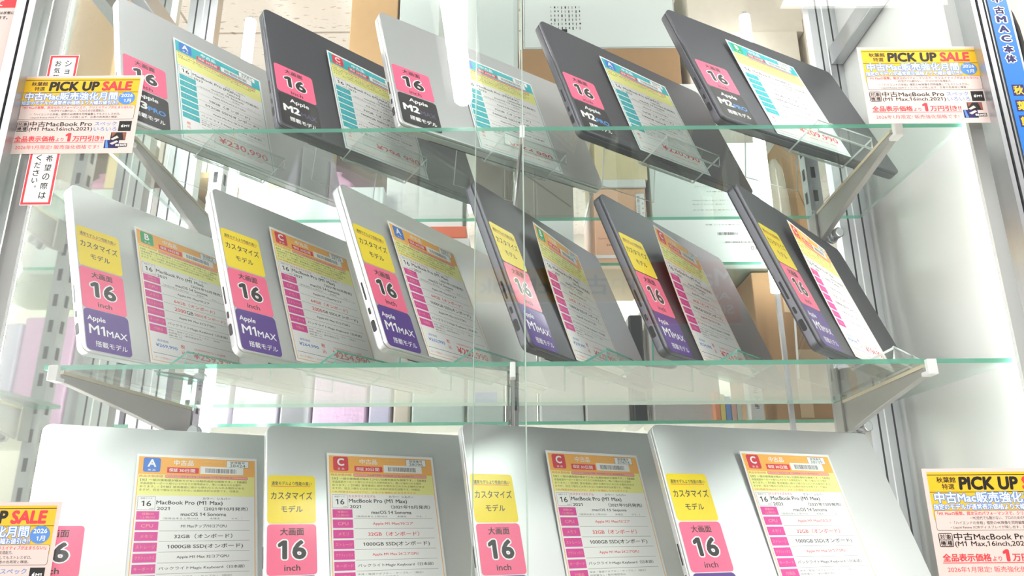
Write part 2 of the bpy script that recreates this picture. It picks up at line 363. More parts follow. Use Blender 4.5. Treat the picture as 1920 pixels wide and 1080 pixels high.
def sale_card():
    s = Sheet(148, 105); s.rect(0, 0, 148, 105, 'pw', 0)
    s.rect(4.5, 3.6, 143.5, 50, 'sy', 1); s.rect(4.5, 6, 143.5, 6.7, 'k', 2); s.rect(4.5, 22.8, 143.5, 23.4, 'k', 2)
    s.text('秋葉館', 23, 11.2, 'k', 2, w=19.5, h=5.6, bold=.02); s.text('特選', 24, 17.8, 'k', 2, w=12.5, h=5.6, bold=.012)
    s.text('PICK UP', 65.5, 14.6, 'k', 2, w=60, h=13.4, bold=.05, shear=.06); s.text('SALE', 117, 14.6, 'r', 2, w=36, h=13.4, bold=.05, shear=.06)
    s.outlined('中古Mac販売強化月間', 64, 28.4, 'w', 'sb', 2, w=111, h=10.6, bold=.02, out=.075)
    s.outlined('指定のモデルが通常表示価格より大幅お値引き!!', 64, 37.4, 'w', 'sb', 4, w=116, h=5.6, bold=.012, out=.09)
    s.ell(131, 31.5, 10, 8.6, 'sb', 4); s.text('2026', 131, 28, 'w', 6, w=14, h=4.3, bold=.012); s.text('1月', 132.5, 35, 'w', 6, w=8.5, h=4.8, bold=.012)
    s.rrect(5.6, 41, 143, 60, 2, 'k', 2); s.rrect(5.9, 41.3, 142.7, 59.7, 1.8, 'pw', 3)
    s.text('「M1 Maxの衝撃。異次元のパフォーマンスで、クリエイティブが止まらない!」', 74, 43.8, 'r', 4, w=131, h=4, bold=.02)
    s.text('・M2世代でも敵わない、プロのための処理能力。', 74, 48.2, 'k', 4, w=66, h=3.3)
    s.text('・「ハイエンドの余裕」複数の4K映像を同時編集してもストレスゼロ。', 73, 52.8, 'k', 4, w=107, h=3.3)
    s.text('・Liquid Retina XDRディスプレイが映し出す、圧巻の色再現と輝度。', 72, 57.2, 'k', 4, w=105, h=3.3)
    s.rrect(5.8, 62.4, 19.8, 75.6, 1.6, 'k', 1)
    for (i, j, t) in ((0, 0, '対'), (1, 0, '象'), (0, 1, '機'), (1, 1, '種')):
        s.rect(6.6+6.4*i, 63.2+6*j, 12.6+6.4*i, 68.7+6*j, 'pw', 2); s.text(t, 9.6+6.4*i, 66+6*j, 'k', 3, w=5, h=4.8, bold=.02)
    s.text('中古MacBook Pro', 21, 65.8, 'k', 1, w=74, h=7.2, al='l', bold=.014); s.text('(M1 Max,16inch,2021)', 21, 73.2, 'k', 1, w=75, h=6, al='l', bold=.012)
    s.text('スペック', 111, 65.8, 'sb', 1, w=26, h=5.2, bold=.008); s.text('いろいろ', 111.5, 73, 'sb', 1, w=27, h=5.2, bold=.008)
    s.rect(127, 62.4, 142, 76, 'k', 1); s.text('M1', 136.5, 69.2, 'w', 2, w=6, h=3.2, bold=.02)
    s.ell(131.4, 69.4, 1.5, 1.6, 'w', 2); s.ell(132.9, 69.2, .7, .7, 'k', 3); s.ell(131.8, 67.3, .35, .6, 'w', 2)
    s.text('全品表示価格', 6.5, 85.4, 'r', 1, w=48, h=7.6, al='l', bold=.03); s.text('より', 55.5, 86.6, 'r', 1, w=9, h=4.6, al='l', bold=.015)
    s.text('1', 69.5, 83.6, 'r', 1, w=6.5, h=11.4, bold=.05); s.text('万円引', 75, 85.4, 'r', 1, w=25, h=7.6, al='l', bold=.03); s.text('き!!', 101, 85.4, 'r', 1, w=11, h=7, al='l', bold=.03)
    s.rect(6, 90, 112, 90.7, 'r', 1); s.text('2026年1月限定! 販売強化価格です!', 58.5, 96.4, 'r', 1, w=98, h=5.4)
    s.rect(119.5, 77.5, 137.5, 88, 'k', 1); s.poly([(133, 78), (137, 78), (137.2, 87.5), (135.5, 87.5)], 'br', 2); s.poly([(120, 86.5), (127, 82), (129.5, 84.5), (123, 87.6)], 'pw', 2); s.poly([(120.2, 78), (126, 78), (121, 84)], 'br', 2)
    s.rect(113.5, 87.6, 130.5, 98.4, 'navy', 1); s.poly([(114.5, 88), (116.5, 88), (119, 98), (115.5, 98)], 'sb', 2); s.poly([(120, 92), (127.5, 88.3), (129.8, 90), (123, 94)], 'pw', 2)
    s.rect(126, 92.2, 140.5, 96.8, 'k', 3); s.text('保証', 129.3, 94.5, 'w', 4, w=5, h=3.2, bold=.03); s.text('30日', 135.8, 94.5, 'w', 4, w=7.6, h=3.2, bold=.03)
    return s
# ------------------------------------------------------------------ levels inside the case
ZT, ZM, ZB = ZC+.4868, ZC+.1808, ZC-.1208           # tops of the three glass shelves
SHELF_FRONT, SHELF_BACK, SHELF_TH = .852, 1.15, .0055
BACK_FRONT = 1.376                                   # front edge of the storage shelves behind
LEVEL = {'U': ZC+.885, 'T': ZT, 'M': ZM, 'B': ZB}
# ------------------------------------------------------------------ laptop
LW, LH, LT = .3557, .2481, .0168
def laptop_axes(p):
    x, y, z, psi, lean = p; psi, lean = math.radians(psi), math.radians(lean)
    c, s = math.cos(psi), math.sin(psi)
    X = Vector((c, s, 0)); U = Vector((-s*math.sin(lean), c*math.sin(lean), math.cos(lean))); N = X.cross(U)
    return Vector((x, y, z + ZC)), X, U, N
def base_mesh(m):
    mb = MB(); b = -.0053
    slab(mb, 0, 0, LW, LH, .0105, [(.0012, b), (.0003, b-.0002), (0, b-.0008), (0, b-.0012), (0, b-.0078), (.0003, b-.0090), (.0014, b-.0104), (.0032, b-.0112), (.0060, b-.0115)], m)
    slab(mb, .0009, .0009, LW-.0009, LH-.0009, .0096, [(0, -.0056), (0, -.0045)], SEAM)
    return mb
def lid_mesh(m):
    mb = MB()
    slab(mb, 0, 0, LW, LH, .0105, [(.0005, -.0047), (0, -.0044), (0, -.0010), (.0003, -.0003), (.0009, 0)], m)
    return mb
def slot(mb, y, w, h, z=-.0105):
    """rounded opening on the side edge, lying along the edge"""
    pts = rr_outline(y-w/2, z-h/2, y+w/2, z+h/2, h*.42)
    mb.rings([[(-.00025, a, b) for a, b in pts], [(.003, a, b) for a, b in pts]], DARK, smooth=False)
STICK = {}
def sticker(key, fn):
    if key not in STICK: STICK[key] = fn()
    return STICK[key]
def put_sheet(sh, name, parent, x, y, z):
    return sh.build(name, parent, T(x, y, z))
PARTS = {}
def laptop(key, p, label, finish, stickers, group):
    o, X, U, N = laptop_axes(p)
    t = thing('laptop', label, 'laptop', frame_of(o, X, U, N), group); m = SILVER if finish == 's' else GREY; made = {}
    def part(name, fn):
        k = (name, finish)
        par = t if name in ('base', 'lid') else made['base']
        if k not in PARTS: PARTS[k] = fn().build(name, par)
        made[name] = PARTS[k] if PARTS[k].parent == par else link(name, PARTS[k].data, par)
    part('base', lambda: base_mesh(m)); part('lid', lambda: lid_mesh(m))
    def hinge():
        mb = MB(); mb.box(.022, LW-.022, .0028, .006, -.0056, -.0044, SEAM); mb.box(.05, LW-.05, -.0002, .003, -.0152, -.0144, DARK); return mb
    part('hinge_strip', hinge)
    def p1(): mb = MB(); slot(mb, .033, .0155, .0058); return mb
    def p2(): mb = MB(); slot(mb, .0535, .0092, .0034); return mb
    def p3(): mb = MB(); slot(mb, .082, .0255, .0026); return mb
    part('video_port', p1); part('charging_port', p2); part('card_slot', p3)
    for sh, nm, x, top in stickers:
        put_sheet(sh, nm, t, x, top - sh.h/1000, .00018)
    return t, (o, X, U, N)
PINK = size_sticker(); PINKT = size_sticker(60, 58); YEL = custom_sticker(); VIO = chip_sticker('V', 'M1', 'MAX', 'sw')
B_M2MAX = chip_sticker('B', 'M2', 'MAX', 'svi', 60, 62); B_M2PRO = chip_sticker('B', 'M2', 'PRO', 'sbl', 60, 62); B_M3PRO = chip_sticker('B', 'M3', 'PRO', 'sbl', 60, 62)
def st_M(): return [(YEL, 'yellow_sticker', .002, .181), (PINK, 'pink_sticker', .0015, .1185), (VIO, 'violet_sticker', .002, .058)]
def st_B(): return [(YEL, 'yellow_sticker', .002, .1795), (PINK, 'pink_sticker', .002, .1175), (VIO, 'violet_sticker', .002, .0565)]
def st_B1(): return [(PINK, 'pink_sticker', .001, .1185), (VIO, 'violet_sticker', .0015, .0575)]
def st_T(b): return [(PINKT, 'pink_sticker', .004, .126), (b, 'black_sticker', .0045, .066)]
# pose: x, y, z of the lower left lid corner, turn, lean
G_T, G_M, G_B = 'laptops on the top shelf', 'laptops on the middle shelf', 'laptops on the bottom shelf'
LAP = [
 ('T1', (-.4978, .8405, .5003, 51.2, 21.1), 's', st_T(B_M3PRO), 'silver laptop with pink and black stickers, top shelf, partly behind the left sale card', G_T),
 ('T2', (-.3024, .8599, .4998, 45.1, 21.5), 'g', st_T(B_M2MAX), 'dark grey laptop on the top shelf between two silver laptops', G_T),
 ('T3', (-.1458, .8621, .5008, 35.7, 21.5), 's', st_T(B_M2MAX), 'silver laptop on the top shelf crossed by the reflected ceiling tube', G_T),
 ('T4', (.0941, .8826, .4992, 35.5, 21.55), 'g', st_T(B_M2PRO), 'dark grey laptop on the top shelf beside the silver one, price ¥220,990', G_T),
 ('T5', (.2716, .8549, .5010, 28.6, 21.6), 'g', st_T(B_M2PRO), 'dark grey laptop at the end of the top shelf, price ¥209,990', G_T),
 ('M1', (-.4882, .8303, .1944, 61.8, 21.9), 's', st_M(), 'silver laptop on the middle shelf beside the case wall, card with green B', G_M),
 ('M2', (-.3100, .8280, .1925, 56.6, 23.0), 's', st_M(), 'silver laptop on the middle shelf with red C on its card', G_M),
 ('M3', (-.1418, .8180, .1932, 56.9, 23.2), 's', st_M(), 'silver laptop on the middle shelf with blue A on its card', G_M),
 ('M4', (.0209, .8318, .1955, 57.2, 20.75), 'g', st_M(), 'dark grey laptop on the middle shelf with green B on its curling card', G_M),
 ('M5', (.1824, .8609, .1940, 49.1, 20.8), 'g', st_M(), 'dark grey laptop between two other dark grey laptops on the middle shelf', G_M),
 ('M6', (.3513, .8304, .1930, 47.0, 20.3), 'g', st_M(), 'dark grey laptop at the far end of the middle shelf, near the bracket bolt', G_M),
 ('B1', (-.5237, .8366, -.1065, 32.4, 22.4), 's', st_B1(), 'silver laptop on the bottom shelf without a yellow sticker, behind the corner sale card', G_B),
 ('B2', (-.2746, .8862, -.1065, 28.8, 21.0), 's', st_B(), 'silver laptop on the bottom shelf with card number 38096', G_B),
 ('B3', (-.0320, .8916, -.1085, 27.0, 19.0), 's', st_B(), 'silver laptop on the bottom shelf with card number 37674', G_B),
 ('B4', (.2068, .8992, -.1065, 19.8, 21.2), 's', st_B(), 'silver laptop on the bottom shelf with card number 38109, nearest the case wall', G_B),
]
M1 = dict(teal=False, model='MacBook Pro (M1 Max)', year='2021', rel='2021年10月', os='macOS 14 Sonoma', gpu='Apple M1 Max 32コアGPU', colour='シルバー')
TT = dict(teal=True, year='2023', rel='2023年1月', os='macOS 15 Sequoia', colour='シルバー', lines=2)
# card: offset along the lid, top height on the lid, how far the top stands off, data
CARDS = {
 'T1': (.079, .2105, 2, dict(TT, rank='A', no='37912', model='MacBook Pro (M3Pro)', rel='2023年11月', cpu='Apple M3 Pro/12コアCPU', mem='18GB', ssd='512GB', gpu='Apple M3 Pro 18コアGPU', price='¥230,990')),
 'T2': (.099, .2110, 3, dict(TT, rank='C', no='38217', model='MacBook Pro (M2MAX)', cpu='M2 Maxチップ/12コア', mem='32GB', ssd='1000GB', gpu='Apple M2 Max 38コアGPU', price='¥294,990', lines=4, colour='スペースグレイ')),
 'T3': (.124, .2110, 3, dict(TT, rank='A', no='38302', model='MacBook Pro (M2MAX)', cpu='Apple M2 Max/12コア', mem='32GB', ssd='1000GB', gpu='Apple M2 Max 38コアGPU', price='¥264,990', lines=4)),
 'T4': (.104, .2120, 3, dict(TT, rank='A', no='38155', model='MacBook Pro (M2PRO)', cpu='M2 Proチップ/12コアCPU', mem='16GB', ssd='1000GB', gpu='Apple M2 Pro 19コアGPU', price='¥220,990', colour='スペースグレイ', os='macOS 14 Sonoma')),
 'T5': (.097, .2060, 4, dict(TT, rank='B', no='38266', model='MacBook Pro (M2PRO)', cpu='M2 Proチップ/12コアCPU', mem='16GB', ssd='1000GB', gpu='Apple M2 Pro 19コアGPU', price='¥209,990', colour='スペースグレイ', lines=3)),
 'M1': (.084, .2080, 3, dict(M1, rank='B', no='37005', cpu='Apple M1 Max/10コア', mem='64GB', mem_red=1, ssd_red=2, old='¥269,990', price='¥259,990', off='10,000円OFFセール価格')),
 'M2': (.080, .2085, 4, dict(M1, rank='C', no='38127', custom=1, cpu='Apple M1 Max/10コア', mem='64GB', mem_red=1, ssd_red=1, old='¥264,990', price='¥254,990', off='10,000円OFFセール価格')),
 'M3': (.072, .2050, 4, dict(M1, rank='A', no='38031', custom=1, cpu='Apple M1 Max/10コア', mem='64GB', mem_red=1, ssd='1000GB', old='¥262,990', price='¥252,990', off='10,000円OFFセール価格')),
 'M4': (.104, .2110, 14, dict(M1, rank='B', no='37766', custom=1, cpu='Apple M1 Max/10コア', mem='64GB', mem_red=1, ssd='1000GB', old='¥239,990', price='¥229,990', off='10,000円OFFセール価格', gpu='Apple M1 Max 24コアGPU', colour='スペースグレイ')),
 'M5': (.085, .2110, 16, dict(M1, rank='C', no='38110', custom=1, cpu='Apple M1 Max/10コア', mem='64GB', mem_red=1, ssd='1000GB', old='¥234,990', price='¥224,990', off='10,000円OFFセール価格', gpu='Apple M1 Max 32コアGPU', colour='スペースグレイ')),
 'M6': (.098, .2115, 10, dict(M1, rank='C', no='38088', custom=1, cpu='Apple M1 Max/10コア', mem='32GB', mem_red=1, ssd='1000GB', old='¥204,990', price='¥194,990', off='10,000円OFFセール価格', gpu='Apple M1 Max 24コアGPU', colour='スペースグレイ')),
 'B1': (.106, .2090, 3, dict(M1, rank='A', no='38424', cpu='M1 Maxチップ/10コアCPU', mem='32GB', ssd='1000GB', old='¥229,990', price='¥219,990', off='10,000円OFFセール価格')),
 'B2': (.0748, .2088, 3, dict(M1, rank='C', no='38096', custom=1, cpu='Apple M1 Max/10コア', cpu_red=1, mem='32GB', mem_red=1, ssd='1000GB', gpu='Apple M1 Max 24コアGPU', gpu_red=1, old='¥214,990', price='¥204,990', off='10,000円OFFセール価格')),
 'B3': (.112, .2116, 6, dict(M1, rank='C', no='37674', custom=1, os='macOS 15 Sequoia', cpu='Apple M1 Max/10コア', cpu_red=1, mem='32GB', mem_red=1, ssd='1000GB', gpu='Apple M1 Max 24コアGPU', gpu_red=1, old='¥214,990', price='¥204,990', off='10,000円OFFセール価格')),
 'B4': (.119, .2095, 5, dict(M1, rank='C', no='38109', custom=1, cpu='Apple M1 Max/10コア', cpu_red=1, mem='32GB', mem_red=1, ssd='1000GB', gpu='Apple M1 Max 24コアGPU', gpu_red=1, old='¥214,990', price='¥204,990', off='10,000円OFFセール価格')),
}
CARD_LABEL = {
 'T1': 'teal price card with blue A rank on the silver laptop, price ¥230,990', 'T2': 'teal price card with red C rank on the dark grey laptop',
 'T3': 'teal price card half covered by the reflected ceiling tube', 'T4': 'teal price card with blue A rank, price ¥220,990', 'T5': 'teal price card with green B rank, price ¥209,990',
 'M1': 'orange price card with green B rank and old price ¥269,990', 'M2': 'orange price card with red C rank and old price ¥264,990',
 'M3': 'orange price card with blue A rank on a silver middle shelf laptop', 'M4': 'curling orange price card with green B rank on a dark grey laptop',
 'M5': 'curling orange price card with red C rank, second from the bracket bolt', 'M6': 'orange price card seen steeply on the last laptop of the middle shelf',
 'B1': 'orange price card numbered 38424 with blue A rank', 'B2': 'orange price card numbered 38096 with red C rank', 'B3': 'orange price card numbered 37674 with red C rank', 'B4': 'orange price card numbered 38109 with red C rank'}
STAND_S = {'T1': .1075, 'T2': .105, 'T3': .140, 'T4': .120, 'T5': .135, 'M1': .1057, 'M2': .1103, 'M3': .1142, 'M4': .1146, 'M5': .1024, 'M6': .1245, 'B1': .12, 'B2': .12, 'B3': .12, 'B4': .12}
STAND_LABEL = {'T1': 'clear acrylic easel under the silver laptop with the ¥230,990 card', 'T2': 'clear acrylic easel under the dark laptop between two silver ones', 'T3': 'clear acrylic easel under the silver laptop below the reflected tube',
 'T4': 'clear acrylic easel under the laptop with the ¥220,990 card', 'T5': 'clear acrylic easel under the laptop with the ¥209,990 card',
 'M1': 'acrylic easel with green edges under the silver laptop beside the case wall', 'M2': 'acrylic easel with green edges under the silver laptop whose card shows red C', 'M3': 'acrylic easel with green edges under the silver laptop whose card shows blue A',
 'M4': 'acrylic easel with green edges under the dark laptop whose card shows green B', 'M5': 'acrylic easel with green edges under the dark laptop second from the bracket bolt', 'M6': 'clear edged acrylic easel under the last laptop of the middle shelf',
 'B1': 'acrylic easel behind the laptop with card 38424', 'B2': 'acrylic easel behind the laptop with card 38096', 'B3': 'acrylic easel behind the laptop with card 37674', 'B4': 'acrylic easel behind the laptop with card 38109'}
def easel(key, axes, lean, shelf_z, back_t, edge):
    """folded sheet: front drop, raised lip tray, back rest, rear leg; profile in the plane across the laptop"""
    o, X, U, N = axes; t = thing('laptop_easel', STAND_LABEL[key], 'display stand', frame_of(o, X, U, N), {'T': 'easels on the top shelf', 'M': 'easels on the middle shelf', 'B': 'easels on the bottom shelf'}[key[0]])
    sl, cl = math.sin(lean), math.cos(lean); s0 = STAND_S[key]; s1 = s0 + .1085; th = .003
    def wd(tb, zz): return (-tb*cl + zz*sl, tb*sl + zz*cl)           # back, up (world) -> normal, along lid
    lid_z = o.z
    A = (.039, -.0012); drop = min(.017, (lid_z + A[0]*sl + A[1]*cl) - shelf_z - .004)
    Bp = (A[0]-drop*sl, A[1]-drop*cl); C = (-.0181, -.0012)
    hC = lid_z + C[0]*sl + C[1]*cl - shelf_z
    P = (-.0181, .17 if back_t > .081 else .155)
    q = wd(back_t, -hC + .0012); Q = (C[0]+q[0], C[1]+q[1])
    def strip(name, pts):
        mb = MB(); n = len(pts); off = []
        for i in range(n):
            a = Vector(pts[max(i-1, 0)]); b = Vector(pts[min(i+1, n-1)]); d = (b-a).normalized(); off.append((pts[i][0]-d.y*-th*side, pts[i][1]+d.x*-th*side))
        for i in range(n-1):
            (d0, u0), (d1, u1), (e1, v1), (e0, v0) = pts[i], pts[i+1], off[i+1], off[i]
            mb.hexa([(s0, u0, d0), (s1, u0, d0), (s1, u1, d1), (s0, u1, d1), (s0, v0, e0), (s1, v0, e0), (s1, v1, e1), (s0, v1, e1)], ACRYLIC,
                    {'l': edge, 'r': edge, **({'f': edge} if i == 0 else {}), **({'k': edge} if i == n-2 else {})})
        return mb.build(name, t)
    side = -1
    tray = strip('lip_tray', [Bp, A, C]); mb = MB()
    for d_, u_ in (A, Bp): mb.tube([(s0, u_, d_), (s1, u_, d_)], .0011, edge, 8)  # added pale rods imitate the highlight lines along the lip
    mb.build('lip_highlight', tray)
    strip('back_rest', [(C[0], C[1]+.0035), P])
    side = 1
    strip('rear_leg', [(P[0]-.0035, P[1]), Q])
for key, p, fin, stk, lab, grp in LAP:
    t, ax = laptop(key, p, lab, fin, stk, grp)
    o, X, U, N = ax; r = key[0]
    easel(key, ax, math.radians(p[4]), {'T': ZT, 'M': ZM, 'B': ZB}[r], {'T': .080, 'M': .066, 'B': .072}[r], ACRYLIC_EDGE_GREEN if r == 'M' and key != 'M6' else ACRYLIC_EDGE)
    s0, top, lift, d = CARDS[key]; top = max(top, .2104)
    sh = price_card(d)
    def warp(x, h, lift=lift): k = h/210; return .0009 + lift/1000*(k**1.8)*(1-.75*x/148)
    c = sh.build('price_card', None, frame_of(o, X, U, N) @ T(s0, top-.21, 0), warp)
    tag(c, CARD_LABEL[key], 'price card', {'T': 'price cards on the top shelf', 'M': 'price cards on the middle shelf', 'B': 'price cards on the bottom shelf'}[r])

# ------------------------------------------------------------------ glass shelves, brackets, uprights
def glass_shelf(label, x0, x1, y0, y1, ztop, th=SHELF_TH):
    mb = MB(); mb.box(x0, x1, y0, y1, ztop-th, ztop, SHELF_GLASS, {'f': GLASS_EDGE, 'k': GLASS_EDGE, 'l': DOOR_EDGE, 'r': DOOR_EDGE})
    return tag(mb.build('glass_shelf'), label, 'shelf', 'glass shelves of the case')
glass_shelf('green edged glass shelf carrying the five laptops with teal cards', -.545, .575, SHELF_FRONT, SHELF_BACK, ZT)
glass_shelf('green edged glass shelf carrying six laptops with yellow stickers', -.545, .575, SHELF_FRONT, SHELF_BACK, ZM)
glass_shelf('glass shelf under the four silver laptops with orange cards', -.55, .55, .80, SHELF_BACK, ZB)
def bracket(label, xf, xb, ztop, hw=.0045, m=None):
    m = m or STEEL; cw = .0055 if hw > .003 else .0032
    t = thing('shelf_bracket', label, 'bracket', T(0, 0, ztop), 'steel brackets under the glass shelves')
    F_, B_ = Vector((xf, SHELF_FRONT+.004, 0)), Vector((xb, 1.142, 0)); d = (B_-F_).normalized(); n = Vector((-d.y, d.x, 0))*hw
    L_ = (B_-F_).length
    prof = [(0, -.004), (L_, -.004), (L_, -.048), (L_*.88, -.046), (L_*.5, -.030), (0, -.012)]
    mb = MB(); a = [F_+d*s+Vector((0, 0, z))-n for s, z in prof]; b = [F_+d*s+Vector((0, 0, z))+n for s, z in prof]
    mb.rings([a, b], m, smooth=False); arm = mb.build('bracket_arm', t, bevel=.0008)
    mb = MB(); a = [F_+d*s+Vector((0, 0, z))-n*1.15 for s, z in ((.002, -.0042), (L_, -.0042), (L_, 0), (.002, 0))]; b = [p+n*2.3 for p in a]
    mb.rings([a, b], CREAM_PAD, smooth=False); mb.build('shelf_pad', arm)
    mb = MB(); c = F_; mb.box(c.x-cw, c.x+cw, c.y-.012, c.y-.0046, -.014, .004, WHITE_PLASTIC); mb.box(c.x-cw, c.x+cw, c.y-.006, c.y+.006, -.014, -.009, WHITE_PLASTIC); mb.build('end_clip', arm, bevel=.001)
    mb = MB(); mb.box(B_.x-.009, B_.x-.006, B_.y-.02, B_.y+.006, -.050, -.0005, STEEL); mb.box(B_.x-.0062, B_.x-.005, B_.y-.012, B_.y-.006, -.03, -.024, DARK); plate = mb.build('mounting_plate', t)
    mb = MB(); q = Vector((B_.x+.016, B_.y-.010, -.040))
    mb.tube([q+Vector((-.02, .02, -.005)), q], .0035, ALU); mb.tube([q, q+Vector((.002, -.004, 0))], .0115, ALU, 14); mb.tube([q+Vector((.002, -.004, 0)), q+Vector((.006, -.020, .001)), q+Vector((.0063, -.0215, .001))], [.0085, .0085, .0065], ALU, 14)
    if hw > .003: mb.build('thumb_screw', plate)
    else: mb.bm.free()
bracket('steel shelf bracket seen below the sale card on the top shelf', -.49, -.497, ZT-SHELF_TH)
bracket('thin middle bracket of the top shelf seen end on', .012, -.002, ZT-SHELF_TH, .0016, ALU)
bracket('steel shelf bracket crossing the end of the last top shelf laptop', .489, .497, ZT-SHELF_TH)
bracket('steel shelf bracket under the middle shelf beside the slotted upright', -.53, -.497, ZM-SHELF_TH)
bracket('thin middle bracket of the middle shelf seen end on', -.002, -.002, ZM-SHELF_TH, .0016, ALU)
bracket('steel shelf bracket under the middle shelf end next to the case wall', .478, .497, ZM-SHELF_TH)
bracket('bracket below the bottom shelf by the slotted upright', -.53, -.497, ZB-SHELF_TH)
bracket('bracket below the bottom shelf by the case wall', .478, .497, ZB-SHELF_TH)
def upright(label, x, zt, w=.011):
    mb = MB(); mb.box(x-w, x+w, 1.152, 1.176, .302, zt, ALU)
    z = ZC-.35
    while z < zt-.03:
        mb.box(x-.0035, x+.0035, 1.1515, 1.1525, z, z+.02, DARK); mb.box(x-w-.0005, x-w+.0005, 1.160, 1.168, z, z+.02, DARK); mb.box(x+w-.0005, x+w+.0005, 1.160, 1.168, z, z+.02, DARK); z += .0432
    tag(mb.build('slotted_upright'), label, 'upright', 'slotted uprights behind the shelves')
upright('slotted metal upright behind the laptops near the case wall with the mirror', -.505, ZT+.16); upright('slotted metal upright behind the middle brackets', 0.0, ZT+.01, .006); upright('slotted metal upright behind the bracket bolts', .508, ZT+.2)

# ------------------------------------------------------------------ display case
case = thing('display_case', 'tall aluminium framed glass display case full of laptops', 'display case', T(0, .95, 0))
CY = T(0, -.95, 0)
PANEL_WHITE = mat('glossy white side panel', (230, 232, 228), .2, .12, .5)
MIRROR = mat('mirror side panel', (204, 208, 198), .04, .9, .5)
TOPZ = ZC + 1.15
def cpart(name, fn, bevel=0):
    mb = MB(); fn(mb); return mb.build(name, case, CY, bevel)
def post_l(mb):
    mb.box(-.612, -.600, .772, .80, 0, TOPZ, ALU); mb.box(-.600, -.5965, .778, .80, 0, TOPZ, SEAM); mb.box(-.5965, -.588, .772, .80, 0, TOPZ, ALU)
    mb.box(-.640, -.622, .80, .842, 0, TOPZ, ALU)
def post_r(mb):
    mb.box(.5635, .5685, .772, .80, 0, TOPZ, ALU); mb.box(.5685, .572, .778, .80, 0, TOPZ, SEAM); mb.box(.572, .5775, .772, .80, 0, TOPZ, ALU); mb.box(.5775, .580, .778, .80, 0, TOPZ, SEAM)
    mb.box(.580, .610, .772, .80, 0, TOPZ, ALU); mb.box(.600, .612, .80, .842, 0, TOPZ, STEEL)
cpart('front_post', post_l); cpart('front_post', post_r)
def post_b(s):
    def f(mb):
        for a, b, m in ((.553, .566, ALU), (.566, .569, SEAM), (.569, .577, ALU), (.577, .579, WHITE_PLASTIC), (.579, .590, ALU), (.590, .593, SEAM), (.593, .605, ALU)):
            mb.box(min(s*a, s*b), max(s*a, s*b), 1.178, 1.20, 0, TOPZ, m)
    return f
cpart('rear_post', post_b(1)); cpart('rear_post', post_b(-1))
cpart('side_panel', lambda mb: mb.box(.603, .607, .842, 1.18, .1, TOPZ, PANEL_WHITE)); cpart('side_panel', lambda mb: mb.box(-.626, -.622, .842, 1.18, .1, TOPZ, MIRROR))
for s in (1, -1):
    cpart('side_rail', lambda mb: mb.box(min(s*.580, s*.603), max(s*.580, s*.602), .857, 1.177, ZC+.795, ZC+.83, ALU), .0015)
cpart('top_rail', lambda mb: mb.box(-.612, .610, .772, 1.2, TOPZ, TOPZ+.03, ALU)); cpart('case_plinth', lambda mb: mb.box(-.62, .61, .79, 1.19, 0.001, .3, STEEL))
def door(x0, x1, y, right):
    a, b = (x1-.0016, x1) if right else (x0, x0+.0011)
    def f(mb):
        mb.box(x0 if right else b, a if right else x1, y, y+.005, .3, TOPZ-.005, DOOR_GLASS); mb.box(a, b, y, y+.005, .3, TOPZ-.005, DOOR_EDGE)
    return f
cpart('sliding_door', door(-.588, .0125, .786, True)); cpart('sliding_door', door(-.0445, .5635, .7925, False))
def led(label, x0, x1, glow):
    t = thing('strip_light', label, 'light', T(0, 0, 0), 'strip lights of the case')
    mb = MB(); mb.box(x0, x1, .8425, .8485, ZC-.4, ZC+1.1, WHITE_PLASTIC); mb.build('channel', t)
    mb = MB(); mb.rings([[(a, b, z) for a, b in ((x0+.001, .8485), (x0+.003, .8535), (x1-.003, .8535), (x1-.001, .8485))] for z in (ZC-.4, ZC+1.1)], glow); mb.build('diffuser', t)
led('glowing white strip light down the case edge beside the red bordered notice', -.6175, -.5965, LED)
led('glowing white strip light down the case edge beside the blue label strip', .577, .598, LED_DIM)

def rear_led(label, x, zt, zb=-.3):
    t = thing('strip_light', label, 'light', T(x, 1.36, 0), 'strip lights of the case')
    mb = MB(); mb.box(-.004, .004, -.004, .004, .02, ZC+zt, ALU); mb.build('channel', t)
    mb = MB(); mb.tube([(0, 0, ZC+zb), (0, 0, ZC+zt-.01)], .0115, REAR_LED, 12); mb.build('diffuser', t)
rear_led('glowing white tube standing behind the silver laptops with green B and red C', -.562, 1.05)
rear_led('glowing white tube standing behind the dark laptops by the polythene bag', .500, 1.05, .42)
# ------------------------------------------------------------------ notices on the front
SALE = sale_card()
def sale(label, cx, cz, tilt=0):
    o = SALE.build('sale_card', None, Matrix.Translation((cx, .7845, ZC+cz)) @ Matrix.Rotation(math.radians(tilt), 4, 'Y') @ Matrix.Rotation(math.pi/2, 4, 'X') @ T(-.074, -.0525, 0))
    tag(o, label, 'sale card', 'PICK UP SALE cards on the glass')
sale('whole sale card over the red bordered vertical notice', -.5195, .4707)
sale('whole sale card beside the blue label strip, at the end of the top shelf', .4945, .5015)
sale('cut off sale card over the silver laptop without yellow sticker', -.532, -.0265)
sale('cut off sale card beneath the bare white case wall', .4875, .0)
s = Sheet(36, 200); s.rect(0, 0, 36, 200, 'w', 0); s.rect(.8, .8, 35.2, 199.2, 'r', 1); s.rect(3.6, 3.6, 32.4, 196.4, 'w', 2)
def vtext(s, t, x, y, step, k, l, h, bold=.015):
    for i, ch in enumerate(t):
        if ch == 'ー': s.rect(x-.6, y+step*i-h*.42, x+.6, y+step*i+h*.42, k, l)
        elif ch == '。': s.text(ch, x+h*.25, y+step*i-h*.25, k, l, h=h*.3, bold=bold)
        else:
            hh = h*(.72 if ch in 'ョっ' else .8 if ch in 'い' else 1); s.text(ch, x, y+step*i, k, l, h=hh, w=hh*(.95 if ch not in 'いく' else .8 if ch == 'く' else 1.1), bold=bold)
